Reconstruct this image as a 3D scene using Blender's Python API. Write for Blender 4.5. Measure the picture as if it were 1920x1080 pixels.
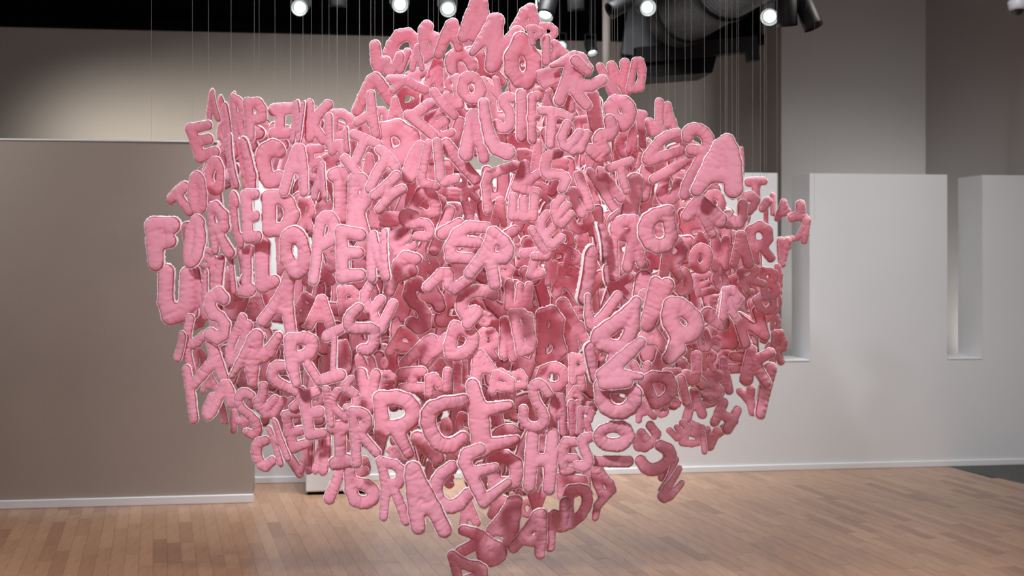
import bpy, math, random
import numpy as np
from mathutils import Vector, Matrix

random.seed(7)
rng = np.random.RandomState(7)
sc = bpy.context.scene
for o in list(bpy.data.objects):
    bpy.data.objects.remove(o)
C = sc.collection
PI = math.pi

# ------------------------------------------------------------------ camera, world, lights
TH = math.radians(7.3)          # the camera looks a little to the right of the walls' normal
FPX = 2133.0                    # focal length in pixels of the 1920 wide frame
EYE, HOR = 1.6, 480.0           # eye height in metres, image row of the horizon
CT, ST = math.cos(TH), math.sin(TH)

cam_d = bpy.data.cameras.new('camera')
cam = bpy.data.objects.new('camera', cam_d)
C.objects.link(cam)
sc.camera = cam
cam_d.sensor_width = 36.0
cam_d.lens = 36.0 * FPX / 1920.0
cam_d.shift_y = -(540.0 - HOR) / 1920.0
cam.location = (0, 0, EYE)
cam.rotation_euler = (PI / 2, 0, -TH)
cam_d.clip_end = 60
cam_d.dof.use_dof = True
cam_d.dof.focus_distance = 3.95
cam_d.dof.aperture_fstop = 3.8

def P(px, py, d):
    """the point at camera depth d seen at pixel px, py"""
    X = (px - 960.0) / FPX * d
    Z = EYE - (py - HOR) / FPX * d
    return Vector((X * CT + d * ST, -X * ST + d * CT, Z))

def wx(px, y):
    """world x where the ray of column px meets the plane y"""
    t = (px - 960.0) / FPX
    d = y / (CT - t * ST)
    return t * d * CT + d * ST

def hz(py, px, y):
    t = (px - 960.0) / FPX
    d = y / (CT - t * ST)
    return EYE - (py - HOR) / FPX * d

sc.view_settings.view_transform = 'Standard'
sc.view_settings.look = 'None'
sc.view_settings.gamma = 1.0
sc.view_settings.exposure = 0.0
sc.view_settings.use_curve_mapping = False

world = bpy.data.worlds.new('world')
sc.world = world
world.use_nodes = True
bg = world.node_tree.nodes['Background']
bg.inputs[0].default_value = (1.0, 0.93, 0.90, 1)
bg.inputs[1].default_value = 0.30

def area(name, loc, target, size, power, col=(1, 1, 1), sy=None, spread=180):
    l = bpy.data.lights.new(name, 'AREA')
    l.energy = power; l.color = col; l.size = size
    l.spread = math.radians(spread)
    if sy:
        l.shape = 'RECTANGLE'; l.size_y = sy
    o = bpy.data.objects.new(name, l)
    o.location = loc
    o.rotation_euler = (Vector(target) - Vector(loc)).to_track_quat('-Z', 'Y').to_euler()
    C.objects.link(o)
    return o

def spot(name, loc, target, power, ang, col=(1, 1, 1), blend=0.5, rad=0.05):
    l = bpy.data.lights.new(name, 'SPOT')
    l.energy = power; l.color = col
    l.spot_size = math.radians(ang); l.spot_blend = blend; l.shadow_soft_size = rad
    o = bpy.data.objects.new(name, l)
    o.location = loc
    o.rotation_euler = (Vector(target) - Vector(loc)).to_track_quat('-Z', 'Y').to_euler()
    C.objects.link(o)
    return o

WARM = (1.0, 0.93, 0.86)
COOL = (0.95, 0.98, 1.0)
area('key_light', (-1.7, -0.3, 4.1), (0.45, 4.4, 1.0), .45, 23, (1, .955, 1.0), .45, 54)
area('second_key_light', (2.4, 0.2, 4.15), (0.5, 4.4, 1.1), .4, 8, (1, .90, .85), .4, 70)
area('top_light', (0.45, 4.9, 4.2), (0.45, 4.7, 1.3), 1.0, 19, (.94, .94, 1.0), 1.0, 80)
area('side_light_right', (3.5, 5.7, 4.1), (0.7, 5.1, 1.4), .4, 17, WARM, .4, 52)
area('side_light_left', (-2.4, 6.3, 4.1), (0.4, 5.0, 1.5), .4, 15, COOL, .4, 50)
area('wall_wash_light', (1.6, 6.5, 4.1), (2.2, 8.17, 1.5), 5.0, 61, COOL, .25, 85)
area('centre_wash_light', (0.5, 6.9, 4.1), (0.4, 8.17, 1.7), 2.0, 76, COOL, .25, 80)
area('upper_wall_light', (-.9, 8.85, 2.8), (-.5, 10.36, 2.25), 4.0, 21, WARM, .2, 100)
area('floor_pool_light', (3.0, 4.7, 4.2), (2.9, 4.6, 0), .15, 15, WARM, .15, 62)
area('second_floor_pool_light', (-2.3, 5.6, 4.2), (-2.4, 5.4, 0), .15, 14, WARM, .15, 58)
area('partition_wash_light', (-3.4, 6.2, 4.2), (-3.0, 7.55, 2.1), 2.4, 16, COOL, .2, 80)
area('recess_light', (4.9, 8.75, 0.6), (4.5, 9.83, 2.0), .5, 24, COOL, .4, 120)
# ------------------------------------------------------------------ materials
def mat(name, col, rough=0.6, metal=0.0, **kw):
    m = bpy.data.materials.new(name); m.use_nodes = True
    b = m.node_tree.nodes['Principled BSDF']
    b.inputs['Base Color'].default_value = (*col, 1)
    b.inputs['Roughness'].default_value = rough
    b.inputs['Metallic'].default_value = metal
    for k, v in kw.items():
        b.inputs[k].default_value = v
    return m

def noisy(m, c1, c2, scale, detail=3, bump=0.0, bscale=None, stretch=None):
    nt = m.node_tree; b = nt.nodes['Principled BSDF']
    tc = nt.nodes.new('ShaderNodeTexCoord')
    src = tc.outputs['Object']
    if stretch:
        mp = nt.nodes.new('ShaderNodeMapping'); mp.inputs['Scale'].default_value = stretch
        nt.links.new(src, mp.inputs[0]); src = mp.outputs[0]
    n = nt.nodes.new('ShaderNodeTexNoise'); n.inputs['Scale'].default_value = scale
    n.inputs['Detail'].default_value = detail
    nt.links.new(src, n.inputs['Vector'])
    r = nt.nodes.new('ShaderNodeValToRGB')
    r.color_ramp.elements[0].color = (*c1, 1); r.color_ramp.elements[1].color = (*c2, 1)
    r.color_ramp.elements[0].position = .3; r.color_ramp.elements[1].position = .7
    nt.links.new(n.outputs['Fac'], r.inputs[0]); nt.links.new(r.outputs[0], b.inputs['Base Color'])
    if bump:
        n2 = nt.nodes.new('ShaderNodeTexNoise'); n2.inputs['Scale'].default_value = bscale or scale * 8
        nt.links.new(src, n2.inputs['Vector'])
        bp = nt.nodes.new('ShaderNodeBump'); bp.inputs['Strength'].default_value = bump
        bp.inputs['Distance'].default_value = .004
        nt.links.new(n2.outputs['Fac'], bp.inputs['Height']); nt.links.new(bp.outputs[0], b.inputs['Normal'])
    return m

M_white = noisy(mat('white_paint', (.7, .7, .7), .55), (.66, .665, .67), (.71, .715, .72), .8, 3, .15, 60)
M_grey = noisy(mat('grey_paint', (.4, .38, .37), .6), (.325, .27, .235), (.36, .305, .265), .7, 3, .15, 60)
M_beige = noisy(mat('beige_paint', (.45, .43, .4), .6), (.38, .345, .305), (.42, .385, .345), .6, 3, .1, 60)
M_taupe = noisy(mat('taupe_paint', (.3, .27, .25), .6), (.33, .30, .285), (.37, .34, .325), .6, 3, .1, 60)
M_trim = mat('trim_paint', (.74, .75, .76), .4)
M_black = mat('black_paint', (.0025, .0025, .003), .9, 0, **{'Specular IOR Level': .05})
M_floorbase = mat('floor_joint', (.16, .09, .06), .6)
M_carpet = noisy(mat('grey_carpet', (.06, .06, .06), .95), (.05, .05, .048), (.1, .1, .09), 40, 4, .6, 300)
M_can = mat('black_metal', (.008, .008, .009), .5, .1, **{'Specular IOR Level': .25})
M_lens = mat('lamp_lens', (1, 1, 1), .3)
M_lens.node_tree.nodes['Principled BSDF'].inputs['Emission Color'].default_value = (.93, 1, .98, 1)
M_lens.node_tree.nodes['Principled BSDF'].inputs['Emission Strength'].default_value = 4.5
M_rim = mat('lamp_reflector', (.16, .17, .17), .35, .3)
M_rim.node_tree.nodes['Principled BSDF'].inputs['Emission Color'].default_value = (.8, .9, .9, 1)
M_rim.node_tree.nodes['Principled BSDF'].inputs['Emission Strength'].default_value = .22
M_duct = noisy(mat('galvanised_duct', (.2, .2, .21), .38, .75), (.035, .035, .038), (.07, .07, .075), 3, 3, .1, 20)
M_pipe = mat('grey_pipe', (.35, .33, .31), .5)
M_line = mat('clear_filament', (.30, .30, .29), .3)
M_cam = mat('white_plastic', (.55, .55, .6), .4)
M_dome = mat('smoked_dome', (.01, .01, .012), .1)

def fabric():
    m = bpy.data.materials.new('pink_fabric'); m.use_nodes = True
    nt = m.node_tree; b = nt.nodes['Principled BSDF']
    b.inputs['Roughness'].default_value = .85
    b.inputs['Specular IOR Level'].default_value = .15
    b.inputs['Sheen Weight'].default_value = .12
    at = nt.nodes.new('ShaderNodeAttribute'); at.attribute_name = 'seam'
    tc = nt.nodes.new('ShaderNodeTexCoord')
    n = nt.nodes.new('ShaderNodeTexNoise'); n.inputs['Scale'].default_value = 14; n.inputs['Detail'].default_value = 4
    nt.links.new(tc.outputs['Object'], n.inputs['Vector'])
    r = nt.nodes.new('ShaderNodeValToRGB')
    r.color_ramp.elements[0].color = (.88, .41, .52, 1); r.color_ramp.elements[1].color = (.915, .475, .59, 1)
    r.color_ramp.elements[0].position = .3; r.color_ramp.elements[1].position = .7
    nt.links.new(n.outputs['Fac'], r.inputs[0])
    rs = nt.nodes.new('ShaderNodeMapRange')
    rs.inputs['From Min'].default_value = .35; rs.inputs['From Max'].default_value = .75
    nt.links.new(at.outputs['Fac'], rs.inputs['Value'])
    mx = nt.nodes.new('ShaderNodeMix'); mx.data_type = 'RGBA'
    nt.links.new(rs.outputs[0], mx.inputs['Factor'])
    nt.links.new(r.outputs[0], mx.inputs['A'])
    mx.inputs['B'].default_value = (.33, .06, .11, 1)          # the dark red stitching thread
    nt.links.new(mx.outputs['Result'], b.inputs['Base Color'])
    n2 = nt.nodes.new('ShaderNodeTexNoise'); n2.inputs['Scale'].default_value = 60; n2.inputs['Detail'].default_value = 5
    nt.links.new(tc.outputs['Object'], n2.inputs['Vector'])
    bp = nt.nodes.new('ShaderNodeBump'); bp.inputs['Strength'].default_value = .35; bp.inputs['Distance'].default_value = .003
    nt.links.new(n2.outputs['Fac'], bp.inputs['Height']); nt.links.new(bp.outputs[0], b.inputs['Normal'])
    tr = nt.nodes.new('ShaderNodeBsdfTranslucent'); tr.inputs['Color'].default_value = (.97, .27, .34, 1)
    ms = nt.nodes.new('ShaderNodeMixShader'); ms.inputs[0].default_value = .30
    out = nt.nodes['Material Output']
    nt.links.new(b.outputs[0], ms.inputs[1]); nt.links.new(tr.outputs[0], ms.inputs[2]); nt.links.new(ms.outputs[0], out.inputs['Surface'])
    return m
M_pink = fabric()
M_edge = noisy(mat('raw_white_edge', (.85, .78, .78), .95), (.88, .80, .80), (.94, .90, .89), 30, 3, .8, 200)

def wood():
    m = bpy.data.materials.new('wood_plank'); m.use_nodes = True
    nt = m.node_tree; b = nt.nodes['Principled BSDF']
    b.inputs['Roughness'].default_value = .36
    at = nt.nodes.new('ShaderNodeAttribute'); at.attribute_name = 'tone'
    r = nt.nodes.new('ShaderNodeValToRGB')
    r.color_ramp.elements[0].color = (.25, .125, .075, 1)
    r.color_ramp.elements[1].color = (.385, .225, .135, 1)
    e = r.color_ramp.elements.new(.35); e.color = (.32, .172, .10, 1)
    nt.links.new(at.outputs['Fac'], r.inputs[0])
    uv = nt.nodes.new('ShaderNodeTexCoord')
    mp = nt.nodes.new('ShaderNodeMapping'); mp.inputs['Scale'].default_value = (30, 3, 3)
    mp.inputs['Rotation'].default_value = (0, 0, -PLK)
    nt.links.new(uv.outputs['Object'], mp.inputs[0])
    n = nt.nodes.new('ShaderNodeTexNoise'); n.inputs['Scale'].default_value = 1.5; n.inputs['Detail'].default_value = 6
    nt.links.new(mp.outputs[0], n.inputs['Vector'])
    hs = nt.nodes.new('ShaderNodeHueSaturation')
    ml = nt.nodes.new('ShaderNodeMapRange'); ml.inputs['To Min'].default_value = .75; ml.inputs['To Max'].default_value = 1.25
    nt.links.new(n.outputs['Fac'], ml.inputs['Value']); nt.links.new(ml.outputs[0], hs.inputs['Value'])
    nt.links.new(r.outputs[0], hs.inputs['Color']); nt.links.new(hs.outputs[0], b.inputs['Base Color'])
    n3 = nt.nodes.new('ShaderNodeTexNoise'); n3.inputs['Scale'].default_value = 1.2; n3.inputs['Detail'].default_value = 4
    nt.links.new(uv.outputs['Object'], n3.inputs['Vector'])
    mr = nt.nodes.new('ShaderNodeMapRange'); mr.inputs['To Min'].default_value = .17; mr.inputs['To Max'].default_value = .32
    nt.links.new(n3.outputs['Fac'], mr.inputs['Value']); nt.links.new(mr.outputs[0], b.inputs['Roughness'])
    return m
PLK = math.radians(10)          # planks run this far left of the walls' normal
M_wood = wood()

# ------------------------------------------------------------------ helpers
def mesh_obj(name, verts, faces, m, parent=None, smooth=False):
    me = bpy.data.meshes.new(name)
    me.from_pydata(verts, [], faces)
    for k in (m if isinstance(m, (list, tuple)) else [m]):
        me.materials.append(k)
    if smooth:
        me.polygons.foreach_set('use_smooth', [True] * len(me.polygons))
    me.update()
    o = bpy.data.objects.new(name, me)
    C.objects.link(o)
    if parent: o.parent = parent
    return o

def boxes(bs):
    V, F = [], []
    for (x0, y0, z0, x1, y1, z1) in bs:
        n = len(V)
        V += [(x0, y0, z0), (x1, y0, z0), (x1, y1, z0), (x0, y1, z0), (x0, y0, z1), (x1, y0, z1), (x1, y1, z1), (x0, y1, z1)]
        F += [tuple(n + i for i in f) for f in ((0, 3, 2, 1), (4, 5, 6, 7), (0, 1, 5, 4), (1, 2, 6, 5), (2, 3, 7, 6), (3, 0, 4, 7))]
    return V, F

def bevel(o, w=.004, seg=2):
    md = o.modifiers.new('bevel', 'BEVEL'); md.width = w; md.segments = seg; md.limit_method = 'ANGLE'
    return o

def lathe(profile, n=24, axis=None, origin=(0, 0, 0)):
    """profile [(r, t)] turned about the axis from origin"""
    ax = Vector(axis or (0, 0, 1)).normalized()
    q = ax.to_track_quat('Z', 'Y')
    V, F = [], []
    for (r, t) in profile:
        for i in range(n):
            a = 2 * PI * i / n
            V.append(tuple(Vector(origin) + q @ Vector((r * math.cos(a), r * math.sin(a), t))))
    for j in range(len(profile) - 1):
        for i in range(n):
            a, b = j * n + i, j * n + (i + 1) % n
            F.append((a, b, b + n, a + n))
    return V, F

def join(*vf):
    V, F = [], []
    for v, f in vf:
        n = len(V); V += list(v); F += [tuple(i + n for i in k) for k in f]
    return V, F

def structure(o):
    o['kind'] = 'structure'; return o

def tag(o, label, cat, group=None):
    o['label'] = label; o['category'] = cat
    if group: o['group'] = group
    return o

def empty(name, loc=(0, 0, 0)):
    o = bpy.data.objects.new(name, None); o.location = loc; C.objects.link(o)
    o.empty_display_size = .1
    return o

# ------------------------------------------------------------------ the room
YP, YL, YB, YU, XR = 7.55, 8.17, 9.83, 10.36, 5.07
XP = wx(474, YP)
ZP = hz(266, 240, YP)
T = .36
structure(mesh_obj('floor', *boxes([(-6.5, -.5, -.2, XR + .2, YU + .2, -.012)]), M_floorbase))
structure(mesh_obj('ceiling', *boxes([(-6.5, 1.2, 4.25, XR + .2, YU + .2, 4.4)]), M_black))
structure(bevel(mesh_obj('wall_left', *boxes([(-6.4, YP, .05, XP, YP + .14, ZP)]), M_grey), .006))
structure(bevel(mesh_obj('baseboard_left', *boxes([(-6.4, YP - .018, 0, XP + .006, YP, .055)]), M_trim), .005))
structure(bevel(mesh_obj('edge_highlight_left', *boxes([(-6.4, YP - .006, ZP, XP + .004, YP + .146, ZP + .012)]), M_trim), .004))  # highlight along the partition's top edge, built as a thin paler strip

# low white wall with the notches cut from its top
ZL = hz(326, 1640, YL)
ZS = hz(676, 1640, YL)
na, nb = wx(1458, YL), wx(1518, YL)
nc, nd = wx(1776, YL), wx(1842, YL)
low = boxes([(-2.2, YL, .03, na, YL + T, ZL), (na, YL, .03, nb, YL + T, ZS), (nb, YL, .03, nc, YL + T, ZL),
             (nc, YL, .03, nd, YL + T, ZS), (nd, YL, .03, XR + .1, YL + T, ZL)])
structure(mesh_obj('wall_back', *low, M_white))
structure(bevel(mesh_obj('baseboard_back', *boxes([(-2.2, YL - .015, 0, XR, YL, .045)]), M_trim), .004))
structure(bevel(mesh_obj('trim_2', *boxes([(na + .002, YL - .004, ZS, nb - .002, YL + T, ZS + .012)]), M_trim), .003))
structure(bevel(mesh_obj('trim_3', *boxes([(nc + .002, YL - .004, ZS, nd - .002, YL + T, ZS + .012)]), M_trim), .003))

# far upper wall with a dark band above, the projecting wall at the right, the side wall
ZU = hz(62, 700, YU)
xb = wx(1465, YB)
structure(mesh_obj('wall_far', *boxes([(-6.5, YU, 0, xb + .1, YU + .15, ZU)]), M_beige))
structure(mesh_obj('wall_far_top', *boxes([(-6.5, YU - .02, ZU, xb, YU + .15, 4.3)]), M_black))
structure(mesh_obj('wall_projecting', *boxes([(xb, YB, 0, XR + .05, YU + .15, 4.3)]), M_taupe))
structure(mesh_obj('wall_right', *boxes([(XR, 1.5, 0, XR + .18, YB + .3, 4.3)]), M_taupe))
structure(mesh_obj('trim_4', *boxes([(-6.4, YU - .10, ZU - .03, xb, YU - .02, ZU + .06)]), M_black))

# floor boards
ca, sa = math.cos(PLK), math.sin(PLK)
PW, GAP = .072, .0004
cand = []
for i in range(-95, 115):
    v = -1.0 - random.random() * .5
    while v < 12:
        L = random.uniform(.28, .62)
        cand.append((i * PW, v, L)); v += L
def plank_world(u, v):
    return (u * ca - v * sa + 1.0, u * sa + v * ca)
near = []
for (u, v, L) in cand:
    c = plank_world(u + PW / 2, v + L / 2)
    if not (-6.3 < c[0] < XR - .1 and 2.8 < c[1] < YU - .1): continue
    d = c[0] * ST + c[1] * CT; X = c[0] * CT - c[1] * ST
    px = 960 + X / d * FPX; py = HOR + EYE / d * FPX
    if px < -500 or px > 2400: continue
    if c[1] > YP + .35 and c[0] < XP - .6: continue
    # the strip of carpet at the far right
    ka = P(1786, 878, EYE * FPX / (878 - HOR)); kb = P(1920, 906, EYE * FPX / (906 - HOR))
    t = (c[1] - ka.y) / (kb.y - ka.y)
    if c[0] > ka.x + t * (kb.x - ka.x): continue
    vis = (-20 < px < 1940 and py < 1092 and c[1] < YL)
    near.append((0 if vis else 1, d, u, v, L))
near.sort()
floor = bpy.data.objects['floor']
def plank_geo(u, v, L):
    top, bot = -.0, -.015
    z = random.uniform(-.0004, .0004)
    q = [(u + GAP, v + GAP), (u + PW - GAP, v + GAP), (u + PW - GAP, v + L - GAP), (u + GAP, v + L - GAP)]
    V = []
    for (a, b) in q:
        X, Y = plank_world(a, b); V.append((X, Y, bot))
    for (a, b) in q:
        X, Y = plank_world(a, b); V.append((X, Y, top + z))
    F = [(4, 5, 6, 7), (0, 1, 5, 4), (1, 2, 6, 5), (2, 3, 7, 6), (3, 0, 4, 7)]
    return V, F
def tone_attr(me, tones):
    a = me.attributes.new('tone', 'FLOAT', 'POINT'); a.data.foreach_set('value', tones)
def rtone():
    t = random.betavariate(3.2, 2.4)
    return 0.08 * t if random.random() < .07 else t
for k in near[:300]:
    V, F = plank_geo(*k[2:])
    c = Vector(plank_world(k[2] + PW / 2, k[3] + k[4] / 2)).to_3d()
    o = mesh_obj('plank', [tuple(Vector(v) - c) for v in V], F, M_wood, floor)
    o.location = c
    tone_attr(o.data, [rtone()] * 8)
VV, FF, TT = [], [], []
for k in near[300:]:
    V, F = plank_geo(*k[2:]); n = len(VV)
    VV += V; FF += [tuple(i + n for i in f) for f in F]; TT += [rtone()] * 8
o = mesh_obj('planks', VV, FF, M_wood, floor); o['kind'] = 'stuff'; tone_attr(o.data, TT)
structure(mesh_obj('carpet', [(ka.x, YL, .001), (kb.x + .12 * 4, ka.y - 4 * (ka.y - kb.y), .001), (XR, 3, .001), (XR, YL, .001),
          (ka.x, YL, -.011), (kb.x + .12 * 4, ka.y - 4 * (ka.y - kb.y), -.011), (XR, 3, -.011), (XR, YL, -.011)],
          [(0, 1, 2, 3), (0, 4, 5, 1), (1, 5, 6, 2)], M_carpet))

# plinth standing before the low wall
yq = 7.72
qx0, qx1 = wx(573, yq), wx(690, yq)
pl = empty('plinth', ((qx0 + qx1) / 2, yq + .17, 0))
tag(pl, 'pale grey box plinth on the wood floor before the low white wall, behind the sculpture', 'plinth')
w2 = (qx1 - qx0) / 2
bevel(mesh_obj('body', *boxes([(-w2, -.17, .02, w2, .17, 1.0)]), M_trim, pl), .01)
bevel(mesh_obj('top_panel', *boxes([(-w2 - .003, -.173, 1.0, w2 + .003, .173, 1.02)]), M_trim, pl), .005)
mesh_obj('foot', *boxes([(-w2 + .01, -.16, 0, w2 - .01, .16, .02)]), M_black, pl)

# ------------------------------------------------------------------ glyphs: strokes in a unit box
def arc(cx, cy, rx, ry, a0, a1, n=10):
    return [(cx + rx * math.cos(math.radians(a0 + (a1 - a0) * i / n)), cy + ry * math.sin(math.radians(a0 + (a1 - a0) * i / n))) for i in range(n + 1)]
G = {
 'A': [[(0, 0), (.5, 1), (1, 0)], [(.22, .36), (.78, .36)]],
 'B': [[(0, 0), (0, 1), (.55, 1), (.85, .85), (.8, .62), (.45, .52), (0, .52)], [(.45, .52), (.95, .42), (1, .15), (.6, 0), (0, 0)]],
 'C': [arc(.55, .5, .55, .5, 50, 310, 14)],
 'D': [[(0, 0), (0, 1), (.45, 1), (.9, .75), (1, .45), (.85, .12), (.45, 0), (0, 0)]],
 'E': [[(1, 1), (0, 1), (0, 0), (1, 0)], [(0, .5), (.85, .5)]],
 'F': [[(1, 1), (0, 1), (0, 0)], [(0, .52), (.85, .52)]],
 'G': [arc(.55, .5, .55, .5, 50, 320, 14), [(.95, .18), (1, .45), (.6, .45)]],
 'H': [[(0, 0), (0, 1)], [(1, 0), (1, 1)], [(0, .48), (1, .48)]],
 'I': [[(0, 1), (1, 1)], [(.5, 1), (.5, 0)], [(0, 0), (1, 0)]],
 'J': [[(1, 1), (1, .3), (.75, .03), (.35, 0), (0, .25)]],
 'K': [[(0, 0), (0, 1)], [(1, 1), (.08, .45)], [(.25, .55), (1, 0)]],
 'L': [[(0, 1), (0, 0), (1, 0)]],
 'M': [[(0, 0), (.1, 1), (.5, .35), (.9, 1), (1, 0)]],
 'N': [[(0, 0), (0, 1), (1, 0), (1, 1)]],
 'O': [arc(.5, .5, .5, .5, 0, 360, 18)],
 'P': [[(0, 0), (0, 1), (.6, 1), (1, .82), (.95, .55), (.55, .42), (0, .42)]],
 'R': [[(0, 0), (0, 1), (.6, 1), (1, .82), (.95, .58), (.55, .45), (0, .45)], [(.45, .45), (1, 0)]],
 'S': [[(1, .86), (.62, 1), (.18, .95), (.02, .74), (.25, .56), (.7, .46), (.98, .28), (.86, .06), (.45, 0), (0, .12)]],
 'T': [[(0, 1), (1, 1)], [(.5, 1), (.5, 0)]],
 'U': [[(0, 1), (0, .3), (.2, .05), (.5, 0), (.8, .05), (1, .3), (1, 1)]],
 'V': [[(0, 1), (.5, 0), (1, 1)]],
 'W': [[(0, 1), (.2, 0), (.5, .65), (.8, 0), (1, 1)]],
 'X': [[(0, 0), (1, 1)], [(0, 1), (1, 0)]],
 'Y': [[(0, 1), (.5, .5), (1, 1)], [(.5, .5), (.5, 0)]],
 'Z': [[(0, 1), (1, 1), (0, 0), (1, 0)]],
 'l': [[(.5, 0), (.5, 1)]],
 'r': [[(1, 1), (0, 1), (0, 0)]],
 '?': [[(.05, .68), (.0, .86), (.35, 1), (.8, .94), (1, .74), (.85, .5), (.4, .28), (.1, 0)]],
}
NARROW = {'M': .82, 'W': .78, 'N': .84, 'B': .82, 'E': .86, 'S': .84, 'R': .84, 'P': .9, 'A': .86, 'D': .9, 'O': .90, 'H': .95, 'K': .92}

def vnoise(p, seed):
    """smooth 2-D value noise"""
    q = np.floor(p).astype(int); f = p - q; f = f * f * (3 - 2 * f)
    def h(ix, iy):
        n = (ix * 374761393 + iy * 668265263 + seed * 1442695) & 0x7fffffff
        n = ((n ^ (n >> 13)) * 1274126177) & 0x7fffffff
        return (n ^ (n >> 16)) % 10000 / 5000.0 - 1
    x0, y0 = q[..., 0], q[..., 1]
    return ((h(x0, y0) * (1 - f[..., 0]) + h(x0 + 1, y0) * f[..., 0]) * (1 - f[..., 1]) +
            (h(x0, y0 + 1) * (1 - f[..., 0]) + h(x0 + 1, y0 + 1) * f[..., 0]) * f[..., 1])

def letter_mesh(ch, W, H, seed, res=4.6, bold=1.0, curl=0.0, custom=None):
    """a stuffed, quilted letter W x H metres, lying in x/z, its face towards -y; returns verts, faces, material index, seam values"""
    r = .198 * math.sqrt(W * H) * NARROW.get(ch, 1.0) * bold
    if ch == 'l':
        r = W * .5
    r = min(r, .32 * W if ch not in 'l' else r, .26 * H)
    rs = np.random.RandomState(seed)
    segs = []
    jit = .05
    ex, ey = W - 2 * r, H - 2 * r
    if custom:
        r = float(np.median([pt[2] for part in custom for pt in part])) * 1.27
        for part in custom:
            pts = [pt[:2] for pt in part]; rad = [pt[2] * 1.27 for pt in part]
            if len(pts) > 2:                       # round the corners a little
                P2, R2 = [pts[0]], [rad[0]]
                for i in range(1, len(pts)):
                    if i < len(pts) - 1:
                        for f_ in (.3,):
                            P2.append(tuple(pts[i][k] + (pts[i - 1][k] - pts[i][k]) * f_ for k in (0, 1))); R2.append(rad[i] + (rad[i - 1] - rad[i]) * f_)
                            P2.append(tuple(pts[i][k] + (pts[i + 1][k] - pts[i][k]) * f_ * .8 for k in (0, 1))); R2.append(rad[i])
                    else:
                        P2.append(pts[i]); R2.append(rad[i])
                pts, rad = P2, R2
            for i in range(len(pts) - 1):
                segs.append((pts[i], pts[i + 1], rad[i], rad[i + 1]))
    for st in ([] if custom else G[ch]):
        pts = [((a - .5) * ex, (b - .5) * ey) for a, b in st]
        closed = abs(st[0][0] - st[-1][0]) < 1e-6 and abs(st[0][1] - st[-1][1]) < 1e-6
        if len(pts) < 9:
            pts = [(a + rs.normal() * jit * W * .6, b + rs.normal() * jit * H * .5) for a, b in pts]
            if closed: pts[-1] = pts[0]
        rad = [r * (1 + rs.uniform(-.14, .14)) for _ in pts]
        for i in range(len(pts) - 1):
            segs.append((pts[i], pts[i + 1], rad[i], rad[i + 1]))
    a = np.array([s[0] for s in segs]); b = np.array([s[1] for s in segs])
    ra = np.array([s[2] for s in segs]); rb = np.array([s[3] for s in segs])
    fl = .125 * r                                           # raw edge outside the seam
    def sdf(p):
        pa = p[..., None, :] - a; ba = b - a
        t = np.clip((pa * ba).sum(-1) / np.maximum((ba * ba).sum(-1), 1e-12), 0, 1)
        d = np.linalg.norm(pa - ba * t[..., None], axis=-1) - (ra + (rb - ra) * t)
        k = .12 * r
        m = d.min(-1)
        return m - k * np.log(np.exp(-(d - m[..., None]) / k).sum(-1)) + fl + k * .35
    s = r / res
    nx, nz = int(W / 2 / s) + 3, int(H / 2 / s) + 3
    gx, gz = np.meshgrid(np.arange(-nx, nx + 1) * s, np.arange(-nz, nz + 1) * s, indexing='ij')
    p = np.stack([gx, gz], -1)
    D = sdf(p)
    ins = D < .38 * s
    cell = ins[:-1, :-1] & ins[1:, :-1] & ins[1:, 1:] & ins[:-1, 1:]
    ii, jj = np.nonzero(cell)
    if len(ii) == 0: return None
    ny = p.shape[1]
    q = np.stack([ii * ny + jj, (ii + 1) * ny + jj, (ii + 1) * ny + jj + 1, ii * ny + jj + 1], -1)
    used, inv = np.unique(q, return_inverse=True)
    q = inv.reshape(q.shape)
    v = p.reshape(-1, 2)[used]
    # boundary edges
    E = np.concatenate([q[:, [0, 1]], q[:, [1, 2]], q[:, [2, 3]], q[:, [3, 0]]])
    key = np.sort(E, 1); kk = key[:, 0] * 100000 + key[:, 1]
    u, idx, cnt = np.unique(kk, return_index=True, return_counts=True)
    BE = E[idx[cnt == 1]]
    bv = np.unique(BE)
    def grad(x):
        e = s * .25
        g = np.stack([sdf(x + [e, 0]) - sdf(x - [e, 0]), sdf(x + [0, e]) - sdf(x - [0, e])], -1) / (2 * e)
        return g / np.maximum(np.linalg.norm(g, axis=-1, keepdims=True), 1e-6)
    for _ in range(3):
        x = v[bv]; v[bv] = x - grad(x) * np.clip(sdf(x), -s, s)[:, None]
    Dv = -sdf(v); Dv[bv] = 0
    gv = grad(v)
    near_b = v + gv * Dv[:, None]
    R = r - fl
    t = np.clip(Dv / R, 0, 1)
    th = .52 * r
    hgt = th * np.sqrt(np.clip(1 - (1 - t) ** 2, 0, 1)) ** .9
    fr = 1 / (r * .34)
    wr = vnoise(near_b * fr + 31, seed) + .6 * vnoise(near_b * fr * 2.1 + 77, seed + 5)
    wr = np.minimum(np.abs(wr) * 1.9, 1.0) - .8
    pucker = wr * (1 - t) ** .9 * np.clip(t * 5, 0, 1) * 1.25 + .10 * wr * t
    lump = vnoise(v / (r * 1.3) + 11, seed + 9)
    # creases sewn or folded across the strokes
    keep = 1.0
    for q_ in range(len(a)):
        ln_ = b[q_] - a[q_]; L0 = np.linalg.norm(ln_)
        if L0 < r * .9: continue
        for _k in range(1 if L0 < 3.2 * r else 2):
            if rs.uniform() < .35: continue
            u_ = ln_ / L0; c_ = a[q_] + ln_ * rs.uniform(.1, .9)
            al = (v - c_) @ u_; ac = (v - c_) @ np.array([-u_[1], u_[0]])
            al = al + ac * rs.uniform(-.3, .3)
            keep = keep * (1 - rs.uniform(.12, .34) * np.exp(-(al / (.15 * r)) ** 2) * (np.abs(ac) < ra[q_]))
    hgt = hgt * keep
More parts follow.
